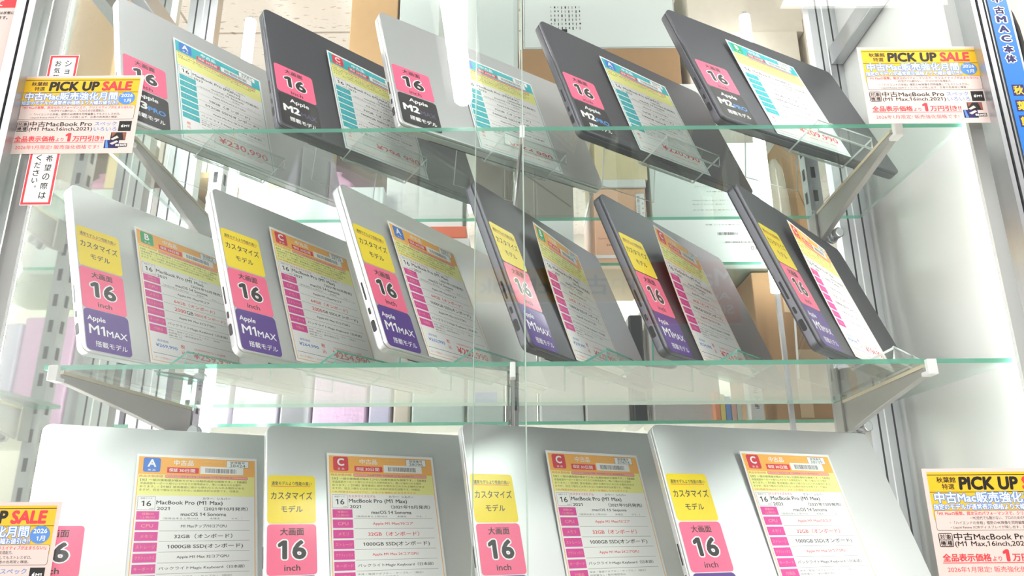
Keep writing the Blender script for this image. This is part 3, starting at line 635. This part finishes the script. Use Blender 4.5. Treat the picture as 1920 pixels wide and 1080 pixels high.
vtext(s, 'ショーケースの商品をご希望の際は', 24.2, 12, 11.7, 'k', 3, 8.6); vtext(s, 'お気軽にスタッフへお声がけください。', 11.8, 12, 9.8, 'k', 3, 8.0)
tag(s.build('notice', None, frame_of(Vector((-.5655, .7852, ZC+.353)), Vector((1, 0, 0)), Vector((0, 0, 1)), Vector((0, -1, 0)))), 'tall narrow white notice with red border and vertical lettering', 'notice')
s = Sheet(200, 620); s.rect(0, 0, 200, 620, 'pw', 0); s.rect(4, 4, 196, 133-1, 'r', 1); s.text('て', 174, 125, 'pw', 2, h=9, bold=.02); s.text('について', 120, 118, 'pw', 2, h=12, bold=.02)
for y, xr, t in ((139.5, 195, '本体は状態に'), (146.6, 188, 'おります。'), (157.5, 173, 'ます。'), (168.5, 181, 'ンクの')): s.text(t, xr, y, 'k', 2, h=4.6, al='r', bold=.012)
s.box(20, 186, 172, 300, .6, 'lg', 2); s.rect(20, 194, 172, 194.5, 'lg', 2)
tag(s.build('poster', None, frame_of(Vector((-.812, .779, ZC+.13)), Vector((1, 0, 0)), Vector((0, 0, 1)), Vector((0, -1, 0)))), 'pale pink poster with red header and black text outside the case post', 'poster')
def zat(v, y): r = (v-540)/F; return (y*.30253 - r*y*.95314)/(.95314 + r*.30253)
s = Sheet(24, 900); s.rect(0, 0, 24, 900, 'lb', 0); yl = .7705; top = .66
def ymm(v): return (top - zat(v, yl))*1000
for ch, v in zip('中古MAC本体', (6, 27, 44, 62, 80, 100, 118)): s.outlined(ch, 12, ymm(v), 'navy', 'w', 1, h=11 if ord(ch) > 999 else 9.5, w=12, bold=.06, out=.1)
for ch, v in zip('秋葉館', (177, 206, 235)):
    y = ymm(v); s.rect(5, y-7.5, 19, y+7.5, 'navy', 1); s.text(ch, 12, y, 'sy', 2, h=12, w=11.5, bold=.03)
for ch, v in zip('中古MAC本体', (286, 310, 331, 353, 375, 398, 420)): s.outlined(ch, 12, ymm(v), 'navy', 'w', 1, h=11.5, w=12.5, bold=.06, out=.1)
tag(s.build('label_strip', None, frame_of(Vector((.5825, yl, ZC+top-.9)), Vector((1, 0, 0)), Vector((0, 0, 1)), Vector((0, -1, 0)))), 'blue vertical label strip with outlined lettering on the case post', 'label')
mb = MB(); mb.tube([at(px, py, .79) for px, py in ((1855, -60), (1868, -20), (1878, 6), (1893, 28), (1905, 54), (1914, 84), (1921, 118), (1930, 180), (1950, 300))], .0042, DARK, 10)
tag(mb.build('power_cable'), 'black cable curving down beside the blue label strip', 'cable')
mb = MB(); mb.box(.632, 1.3, .83, .86, 0, ZC+1.35, mat('pale beige wall', (226, 212, 202), .7, noise=.03, scale=12)); mb.build('wall_right')['kind'] = 'structure'
# ------------------------------------------------------------------ room
def struct(name, fn):
    mb = MB(); fn(mb); o = mb.build(name); o['kind'] = 'structure'; return o
def tile_mat():
    m = mat('acoustic ceiling tile', (238, 232, 229), .85); nt = m.node_tree; b = nt.nodes['Principled BSDF']
    tc = nt.nodes.new('ShaderNodeTexCoord'); mp = nt.nodes.new('ShaderNodeMapping'); mp.inputs['Scale'].default_value = (38, 120, 1)
    n = nt.nodes.new('ShaderNodeTexNoise'); n.inputs['Scale'].default_value = 1; n.inputs['Detail'].default_value = 2
    r = nt.nodes.new('ShaderNodeValToRGB'); r.color_ramp.elements[0].position = .30; r.color_ramp.elements[0].color = lin((196, 182, 172)) + (1,)
    r.color_ramp.elements[1].position = .37; r.color_ramp.elements[1].color = lin((240, 234, 231)) + (1,)
    nt.links.new(tc.outputs['Object'], mp.inputs[0]); nt.links.new(mp.outputs[0], n.inputs['Vector']); nt.links.new(n.outputs['Fac'], r.inputs[0])
    br = nt.nodes.new('ShaderNodeTexBrick'); br.offset = .5; br.inputs['Scale'].default_value = 1; br.inputs['Mortar Size'].default_value = .004
    br.inputs['Brick Width'].default_value = .91; br.inputs['Row Height'].default_value = .455
    br.inputs['Color1'].default_value = br.inputs['Color2'].default_value = (1, 1, 1, 1); br.inputs['Mortar'].default_value = (.55, .5, .46, 1)
    mx = nt.nodes.new('ShaderNodeMix'); mx.data_type = 'RGBA'; mx.blend_type = 'MULTIPLY'; mx.inputs[0].default_value = 1
    nt.links.new(tc.outputs['Object'], br.inputs['Vector']); nt.links.new(r.outputs[0], mx.inputs[6]); nt.links.new(br.outputs[0], mx.inputs[7])
    nt.links.new(mx.outputs[2], b.inputs['Base Color']); return m
CEIL = tile_mat()
struct('ceiling', lambda mb: mb.box(-2.6, 2.6, 1.25, 3.6, ZC+1.35, ZC+1.4, CEIL))
struct('floor', lambda mb: mb.box(-3, 3, -2.5, 3.6, -.05, 0, mat('pale vinyl floor', (206, 200, 190), .35)))
struct('wall_back', lambda mb: mb.box(-2.6, 2.6, 3.4, 3.5, 0, ZC+1.35, mat('store room wall', (214, 214, 204), .8)))
t = thing('ceiling_light', 'bright white ceiling light panel mirrored in the glass above the sale card', 'ceiling light', T(1.10, .25, ZC+1.36))
mb = MB(); mb.box(-.38, .38, -.37, .37, -.026, 0, WHITE_PLASTIC); mb.build('housing', t)
mb = MB(); mb.box(-.372, .372, -.363, .363, -.03, -.026, SHOP_PANEL); mb.build('diffuser', t)
for i, (lx, ly) in enumerate(((-1.3, 1.62), (-.5, 2.9), (.9, 2.9))):  # fill panels added out of view to brighten the boxes behind the case
    t = thing('ceiling_light', ('added unseen fill light panel above the mirror side', 'added unseen fill light panel by the back wall above the carton gap', 'added unseen fill light panel by the back wall')[i], 'ceiling light', T(lx, ly, ZC+1.35), 'added store room fill lights')
    mb = MB(); mb.box(-.32, .32, -.16, .16, -.03, 0, WHITE_PLASTIC); mb.build('housing', t)
    mb = MB(); mb.box(-.31, .31, -.15, .15, -.034, -.03, STOCK_FILL); mb.build('diffuser', t)
t = thing('ceiling_light', 'long ceiling tube light mirrored in the front glass over the silver laptop', 'ceiling light', T(-.157, .02, ZC+1.36))
mb = MB(); mb.box(-.06, .06, -.62, .72, -.03, .0, WHITE_PLASTIC); mb.build('housing', t)
mb = MB(); mb.tube([(0, -.53, -.06), (0, .7, -.06)], .03, TUBE, 16); mb.build('tube', t)
# ------------------------------------------------------------------ storage shelves and boxes behind the case
def back_shelf(label, x0, x1, ztop, m=None):
    mb = MB()
    if m: mb.box(x0, x1, BACK_FRONT, 1.78, ztop-.02, ztop, m)
    else: mb.box(x0, x1, BACK_FRONT, 1.78, ztop-.006, ztop, SHELF_GLASS, {'f': GLASS_EDGE})
    return tag(mb.build('storage_shelf'), label, 'shelf', 'storage shelves behind the case')
back_shelf('pale upper storage shelf with cartons behind the laptops', -.40, .98, LEVEL['U'], WHITE)
back_shelf('glass storage shelf behind the top and middle laptop rows', -.95, .72, ZT)
back_shelf('glass storage shelf behind the middle and bottom laptop rows', -.95, .98, ZM)
def carton(name, label, cat, x0, x1, vt, level, m, Y=1.42, depth=.22, zb=None, group=None, deco=None, bevel=.002, vb=None):
    """box whose front face spans pixels x0..x1 and rises to pixel row vt; stands on a storage shelf or on zb"""
    z0 = LEVEL[level] if zb is None else zb
    if vb is not None: z0 = at((x0+x1)/2, vb, Y).z
    zt = at((x0+x1)/2, vt, Y).z
    vmid = (vt + (vb if vb is not None else vt+80))/2
    a, b = at(x0, vmid, Y).x, at(x1, vmid, Y).x
    t = thing(name, label, cat, T((a+b)/2, Y, z0), group); w, h = b-a, zt-z0
    mb = MB(); mb.box(-w/2, w/2, 0, depth, .0003, h, m); mb.build('box_body', t, bevel=bevel)
    if deco: deco(t, w, h)
    return t, w, h, zt
def tape(col=(214, 186, 140), vertical=True):
    def f(t, w, h):
        mb = MB(); tm = mat('parcel tape %d' % col[0], col, .3)
        if vertical: mb.box(-.02, .02, -.0006, .0, h*.62, h-.001, tm); mb.box(-.02, .02, -.0004, .06, h-.0002, h+.0004, tm)
        else: mb.box(-w/2, w/2, -.0006, .0, h*.45, h*.45+.04, tm)
        mb.build('parcel_tape', t)
    return f
def printed(lines, icons=True, col='g', top=.1):
    def f(t, w, h):
        s = Sheet(w*1000, h*1000); W_, H_ = w*1000, h*1000
        for (fx, fy, fw, hh, txt, al) in lines: s.text(txt, fx*W_, fy*H_, col, 0, w=fw*W_, h=hh, al=al)
        if icons:
            for i in range(18): s.rect(.56*W_+i*2.3, .72*H_, .56*W_+i*2.3+random.choice((.7, 1.2, 1.6)), .72*H_+6, col, 0)
            for i in range(26): s.rect(.62*W_+i*2.3, .79*H_, .62*W_+i*2.3+random.choice((.7, 1.2, 1.6)), .79*H_+3.4, col, 0)
            for i in range(3): s.box(.84*W_+i*9, .83*H_, .84*W_+i*9+6, .83*H_+7, 1.6, col, 0)
        s.build('printed_text', t, T(-w/2, -.0008, 0) @ Matrix.Rotation(math.pi/2, 4, 'X'))
    return f
# upper shelf
gU = 'cartons on the upper storage shelf'
carton('carton', 'tan cardboard carton beneath the ceiling, above the silver laptop', 'box', 662, 748, -70, 'U', CARD['tan cardboard'], group=gU)
carton('carton', 'narrow pale carton between the tan carton and the reflected tube', 'box', 752, 826, -70, 'U', PALE, group=gU)
carton('carton', 'pale rounded carton between the reflected tube and the printed white carton', 'box', 868, 972, -70, 'U', PALE, group=gU, bevel=.012)
_, _, _, zb = carton('carton', 'flat brown carton under the white printed carton', 'box', 976, 1277, 91, 'U', CARD['brown cardboard'], group=gU)
def top_print(t, w, h):
    s = Sheet(w*1000, h*1000); H_ = h*1000
    for i in range(9):
        for j in range(6): s.rect(62+8*i, H_-56-11*j, 62+8*i+random.uniform(1.2, 3.2), H_-56-11*j+random.uniform(4, 8), 'g' if (i+j) % 3 else 'k', 0)
    s.rect(86, H_-50, 98, H_-42, 'k', 0); s.box(2, 3, w*1000-2, H_-2, .8, 'g', 0)
    s.build('printed_text', t, T(-w/2, -.0008, 0) @ Matrix.Rotation(math.pi/2, 4, 'X'))
carton('carton', 'big white carton with small printed text on the flat brown carton', 'box', 980, 1260, -70, 'U', BOXWHITE, zb=zb+.0006, group=gU, deco=top_print)
_, _, _, zb = carton('carton', 'beige carton above the last laptops of the top shelf', 'box', 1290, 1500, 58, 'U', CARD['beige cardboard'], group=gU)
carton('carton', 'beige lid carton stacked under the ceiling above the last laptops', 'box', 1286, 1496, -60, 'U', CARD['beige cardboard'], Y=1.425, zb=zb+.0006, group=gU)
carton('carton', 'beige carton by the slanting side rail', 'box', 1512, 1606, 30, 'U', CARD['beige cardboard'], group=gU)
# shelf behind the gap between top and middle laptops
gT = 'boxes seen between the top and middle laptops'
zsl = at(330, 340, 1.40).z
mb = MB(); c0, c1 = at(236, 340, 1.40).x, at(428, 340, 1.40).x; mb.box(c0, c1, 1.385, 1.66, zsl, zsl+.012, CARD['tan cardboard']); 
for xx in (c0+.004, c1-.012): mb.box(xx, xx+.008, 1.5, 1.65, ZT, zsl, CARD['tan cardboard'])
tag(mb.build('cardboard_shelf'), 'tan cardboard shelf with thin upright boxes on it behind the first bracket', 'shelf')
cols = [CARD['cream cardboard'], CARD['cream cardboard'], CARD['beige cardboard'], WHITE, CARD['cream cardboard'], CARD['beige cardboard'], WHITE, CARD['beige cardboard'], PALE]
nm = ['cream', 'second cream', 'beige', 'white', 'third cream', 'second beige', 'second white', 'third beige', 'pale']
x = 240
for i, c in enumerate(cols):
    w = (26, 30, 16, 18, 26, 18, 14, 18, 16)[i]
    carton('slim_box', 'slim upright boxes in pale and cream cardboard on the tan cardboard shelf', 'box', x, x+w, 180+random.randint(0, 16), 'T', c, Y=1.40, depth=.2, zb=zsl+.0124, group='slim upright boxes on the cardboard shelf', bevel=.001); x += w+1.6
x = 252
for i in range(7):
    w = (12, 15, 11, 14, 11, 13, 9)[i]
    carton('slim_device', 'slim silver devices standing upright below the tan cardboard shelf', 'device', x, x+w, 352, 'T', (ALU, GREY, STEEL, ALU, STEEL, GREY, ALU)[i], Y=1.40, depth=.2, group='slim silver devices below the cardboard shelf', bevel=.001); x += w+2
carton('carton', 'white carton added in place of bright reflections left of the pink bag, below the first price cards', 'box', 448, 502, 316, 'T', WHITE, Y=1.44, group=gT)  # white box added where bright reflections show
_, _, _, zb = carton('carton', 'pale green white carton beneath the pink bag', 'box', 505, 718, 351, 'T', BOXWHITE, group=gT, deco=printed([(.3, .5, .28, 6, 'パソコン', 'l'), (.3, .62, .3, 3, '外箱 取扱注意', 'l')], False, 'lg'))
carton('carton', 'cream carton beside the pink bag', 'box', 562, 616, 252, 'T', CARD['cream cardboard'], depth=.07, zb=zb+.0006, group=gT, deco=tape((238, 226, 190)))
carton('carton', 'grey brown carton behind the pink bag', 'box', 622, 719, 240, 'T', CARD['dark cardboard'], Y=1.50, depth=.14, zb=zb+.0006, group=gT)
mb = MB(); p = at(622, 345, 1.415); R_ = random.Random(3); rs = []
for i, (zz, rx) in enumerate(((0, .028), (.008, .036), (.02, .034), (.032, .022), (.042, .010), (.05, .014))):
    rs.append([(rx*math.cos(a*.6283)*(1+.25*R_.uniform(-1, 1)), .02+rx*.45*math.sin(a*.6283), zz*.85) for a in range(10)])
mb.rings(rs, mat('pink polythene', (226, 176, 200), .3, bump=.6, scale=60)); tag(mb.build('plastic_bag', None, T(p.x, 1.422, zb+.0008)), 'crumpled pink plastic bag on the pale green white carton', 'bag')
_, _, _, zb = carton('carton', 'white carton behind the orange box', 'box', 724, 868, 330, 'T', WHITE, Y=1.46, group=gT)
carton('small_box', 'orange box in front of the white carton', 'box', 800, 874, 424, 'T', mat('orange carton', (244, 132, 98), .5), Y=1.40, depth=.05, vb=446, group=gT)
carton('carton', 'white carton supporting the small orange box', 'box', 796, 880, 446.5, 'T', WHITE, Y=1.395, depth=.06, group=gT)
_, _, _, zb = carton('carton', 'pale carton under the creased grey brown carton', 'box', 892, 1076, 412, 'T', BOXWHITE, group=gT)
def crease(t, w, h):
    mb = MB(); mb.face([(-w/2+.005, -.0007, h*.55), (w/2-.005, -.0007, h*.12), (w/2-.005, -.0007, h*.14), (-w/2+.005, -.0007, h*.57)], mat('dark crease', (92, 82, 68), .7)); mb.build('crease', t)
carton('carton', 'creased grey brown carton behind the middle bracket of the top shelf', 'box', 966, 1072, 246, 'T', CARD['grey cardboard'], zb=zb+.0006, group=gT, deco=crease)
carton('carton', 'dark grey carton beside the creased grey brown carton', 'box', 893, 962, 246, 'T', CARD['dark cardboard'], Y=1.46, depth=.16, zb=zb+.0006, group=gT)
def label_plate(t, w, h):
    s = Sheet(w*1000, h*1000); W_, H_ = w*1000, h*1000
    s.text('Care 日本', .06*W_, .62*H_, 'br', 0, w=.3*W_, h=4, al='l'); s.text('2K', .2*W_, .70*H_, 'br', 0, w=.1*W_, h=4, al='l'); s.rect(0, .82*H_, W_, .86*H_, 'w', 0)
    s.rect(.80*W_, .06*H_, .98*W_, .46*H_, 'w', 0); s.box(.80*W_, .06*H_, .98*W_, .46*H_, .8, 'g', 1)
    for i in range(20): s.rect(.83*W_, (.10+.016*i)*H_, .88*W_, (.10+.016*i)*H_+random.choice((.5, 1, 1.3)), 'k', 1)
    for i, ch in enumerate('10605'): s.text(ch, .935*W_, (.13+.06*i)*H_, 'k', 1, h=4.4)
    s.build('printed_label', t, T(-w/2, -.0008, 0) @ Matrix.Rotation(math.pi/2, 4, 'X'))
_, _, _, zb = carton('carton', 'orange tan box with barcode label between pale cartons', 'box', 1114, 1212, 354, 'T', mat('orange tan carton', (238, 190, 154), .55), group=gT, deco=label_plate)
_, _, _, zb = carton('carton', 'flat white carton on the orange tan box', 'box', 1113, 1213, 336, 'T', WHITE, zb=zb+.0006, Y=1.415, group=gT)
carton('carton', 'cream carton topping the orange tan box', 'box', 1114, 1211, 240, 'T', CARD['cream cardboard'], zb=zb+.0006, group=gT)
carton('carton', 'large pale carton with small printed text between the dark grey laptops', 'box', 1217, 1424, 268, 'T', PALE, group=gT, deco=printed(
    [(.6, .30, .10, 4, 'ノート', 'c'), (.6, .36, .42, 3, 'パーソナルコンピュータ', 'c'), (.6, .40, .2, 2.6, '日本仕様', 'c'), (.36, .47, .6, 2.6, '本製品の仕様は予告なく変更することがあります 取扱説明書', 'l'), (.36, .50, .5, 2.6, '電源アダプタ 変換ケーブル 保証書', 'l'), (.36, .545, .6, 2.6, '東京都 製造元 販売元 お問い合わせ窓口', 'l'), (.46, .66, .5, 3, '型番 シリアル番号 保証規定 同梱品', 'l')]))
mb = MB(); a = at(1456, 400, 1.42); b = at(1498, 400, 1.42); w = (b.x-a.x)/2; rs = []
for zz, k in ((0, .9), (.03, 1.05), (.1, 1.0), (.17, .96), (.23, .8), (.26, .5)):
    rs.append([(w*k*math.cos(q*.5236)*(1+.06*math.sin(3*q+40*zz)), .05+.04*k*math.sin(q*.5236), zz) for q in range(12)])
mb.rings(rs, POLYBAG); tag(mb.build('polythene_bag', None, T((a.x+b.x)/2, 1.42, ZT+.0005)), 'cloudy polythene bag beside the glowing tube and brown carton', 'bag')
carton('carton', 'brown carton behind the slotted upright by the bracket bolt', 'box', 1480, 1524, 236, 'T', CARD['brown cardboard'], Y=1.47, depth=.16, group=gT, deco=crease)
# shelf behind the gap between middle and bottom laptops
gM = 'packs on the lower storage shelf'
def big_tape(t, w, h):
    mb = MB(); tm = mat('pale parcel tape', (206, 182, 146), .32)
    mb.box(-w*.27, -w*.13, -.0008, 0, h*.72, h-.001, tm); mb.box(-w*.22, w/2-.01, -.0006, 0, h*.40, h*.47, tm); mb.box(-w*.24, -w*.14, -.0006, 0, h*.03, h*.40, tm); mb.build('parcel_tape', t)
carton('carton', 'taped brown carton behind the last dark laptop of the middle shelf', 'box', 1412, 1650, 510, 'M', CARD['brown cardboard'], group=gM, deco=big_tape)
x = 176
for i in range(8):
    w = (12, 15, 13, 16, 12, 14, 13, 12)[i]
    carton('slim_device', 'slim silver devices standing upright under the first bracket of the middle shelf', 'device', x, x+w, 610, 'M', (ALU, STEEL, WHITE, ALU, GREY, ALU, STEEL, ALU)[i], Y=1.40, depth=.2, group='slim silver devices under the middle shelf', bevel=.001); x += w+2.2
def pack(label, x0, x1, vt, col, bump, grp=gM, Y=1.42, name='wrapped_pack'):
    carton(name, label, 'pack', x0, x1, vt, 'M', mat('wrap %d %d %d' % col, col, .35, bump=bump, noise=.06, scale=70), Y=Y, depth=.12, group=grp, bevel=.004)
pack('cream carton behind the silver laptop with the green B card', 128, 174, 560, (240, 212, 158), 0, name='carton')
pack('white pack above the silver laptop with card 38424', 392, 446, 560, (250, 250, 250), .1)
pack('pale lilac pack beside the white pack', 450, 532, 600, (226, 216, 234), .3)
pack('grey lilac pack left of the bubble wrapped pink pack', 536, 592, 600, (206, 206, 212), .3)
pack('bubble wrapped pink pack over the silver laptop with card 38096', 596, 694, 590, (236, 198, 230), 1.0)
pack('lavender pack beside the bubble wrapped pink pack', 698, 738, 600, (214, 208, 232), .2)
pack('beige notice pack beside the lavender pack', 741, 772, 640, (226, 212, 196), .1)
pack('mint white pack above card 38096', 776, 872, 600, (226, 240, 232), .3)
def blue_patch(t, w, h):  # blue reflection painted as a flat patch on the pack front
    mb = MB(); mb.box(-.02, .022, -.001, 0, h*.18, h*.30, mat('blue reflected patch', (40, 108, 235), .4)); mb.build('blue_reflection', t)
carton('wrapped_pack', 'pale pack with a blue reflection painted on by the middle bracket', 'pack', 878, 944, 600, 'M', PALE, group=gM, deco=blue_patch)
carton('drawer_box', 'white framed box behind the green B laptop of the middle shelf', 'box', 948, 1004, 540, 'M', WHITE, Y=1.46, depth=.16, group=gM, deco=lambda t, w, h: (lambda mb: (mb.box(-w*.36, w*.36, -.0008, 0, h*.55, h*.9, STEEL), mb.build('front_window', t)))(MB()))
pack('silver grey pack right of the middle bracket, under the middle shelf', 1010, 1090, 600, (230, 234, 231), .5)
pack('grey beige pack under the middle shelf', 1093, 1174, 600, (224, 224, 219), .4)
pack('black slim pack with white cords in front of the grey bubble wrap', 1180, 1206, 590, (62, 66, 70), .1)
pack('grey bubble wrapped pack above the last silver laptop', 1214, 1338, 560, (206, 202, 198), 1.0)
x = 1342
for i, c in enumerate(((238, 160, 120), (236, 214, 130), (120, 160, 220), (232, 190, 170), (220, 226, 210))):
    carton('booklet', ('orange', 'yellow', 'blue', 'peach', 'pale green')[i] + ' booklet standing in a row beside the grey bubble wrapped pack', 'booklet', x, x+9.2, 735+4*i, 'M', mat('booklet %d' % i, c, .6), Y=1.40, depth=.14, group='booklets beside the bubble wrapped pack', bevel=.0006); x += 10.6
def side_text(t, w, h):
    s = Sheet(h*1000, w*1000); s.text('iPad Pro', 46, w*500, 'k', 0, w=48, h=8)
    s.build('printed_text', t, frame_of(Vector((w/2, -.0008, 0)), Vector((0, 0, 1)), Vector((-1, 0, 0)), Vector((0, -1, 0))))
carton('slim_box', 'white slim box with upright black lettering under the middle shelf', 'box', 1398, 1424, 640, 'M', WHITE, Y=1.385, depth=.03, group=gM, deco=side_text)
# signs in the shop behind the viewer, mirrored in the sliding doors
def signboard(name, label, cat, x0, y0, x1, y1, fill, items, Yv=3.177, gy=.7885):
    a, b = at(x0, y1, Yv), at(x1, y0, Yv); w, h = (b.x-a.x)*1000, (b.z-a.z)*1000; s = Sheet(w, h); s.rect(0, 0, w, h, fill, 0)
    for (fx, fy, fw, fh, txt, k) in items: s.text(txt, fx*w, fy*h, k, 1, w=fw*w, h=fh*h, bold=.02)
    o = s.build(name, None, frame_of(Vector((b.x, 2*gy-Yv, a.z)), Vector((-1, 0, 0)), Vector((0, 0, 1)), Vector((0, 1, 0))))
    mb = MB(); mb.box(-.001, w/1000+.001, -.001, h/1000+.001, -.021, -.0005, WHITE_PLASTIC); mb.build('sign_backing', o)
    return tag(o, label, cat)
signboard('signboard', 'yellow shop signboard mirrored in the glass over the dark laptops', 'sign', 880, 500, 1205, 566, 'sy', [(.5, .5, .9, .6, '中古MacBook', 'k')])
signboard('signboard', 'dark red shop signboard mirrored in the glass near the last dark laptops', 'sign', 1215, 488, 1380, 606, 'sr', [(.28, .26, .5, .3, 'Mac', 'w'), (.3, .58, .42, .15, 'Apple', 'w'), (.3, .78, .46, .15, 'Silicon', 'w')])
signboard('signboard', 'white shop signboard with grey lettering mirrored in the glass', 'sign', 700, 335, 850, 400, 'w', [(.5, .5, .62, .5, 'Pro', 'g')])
bpy.data.objects.remove(_to)
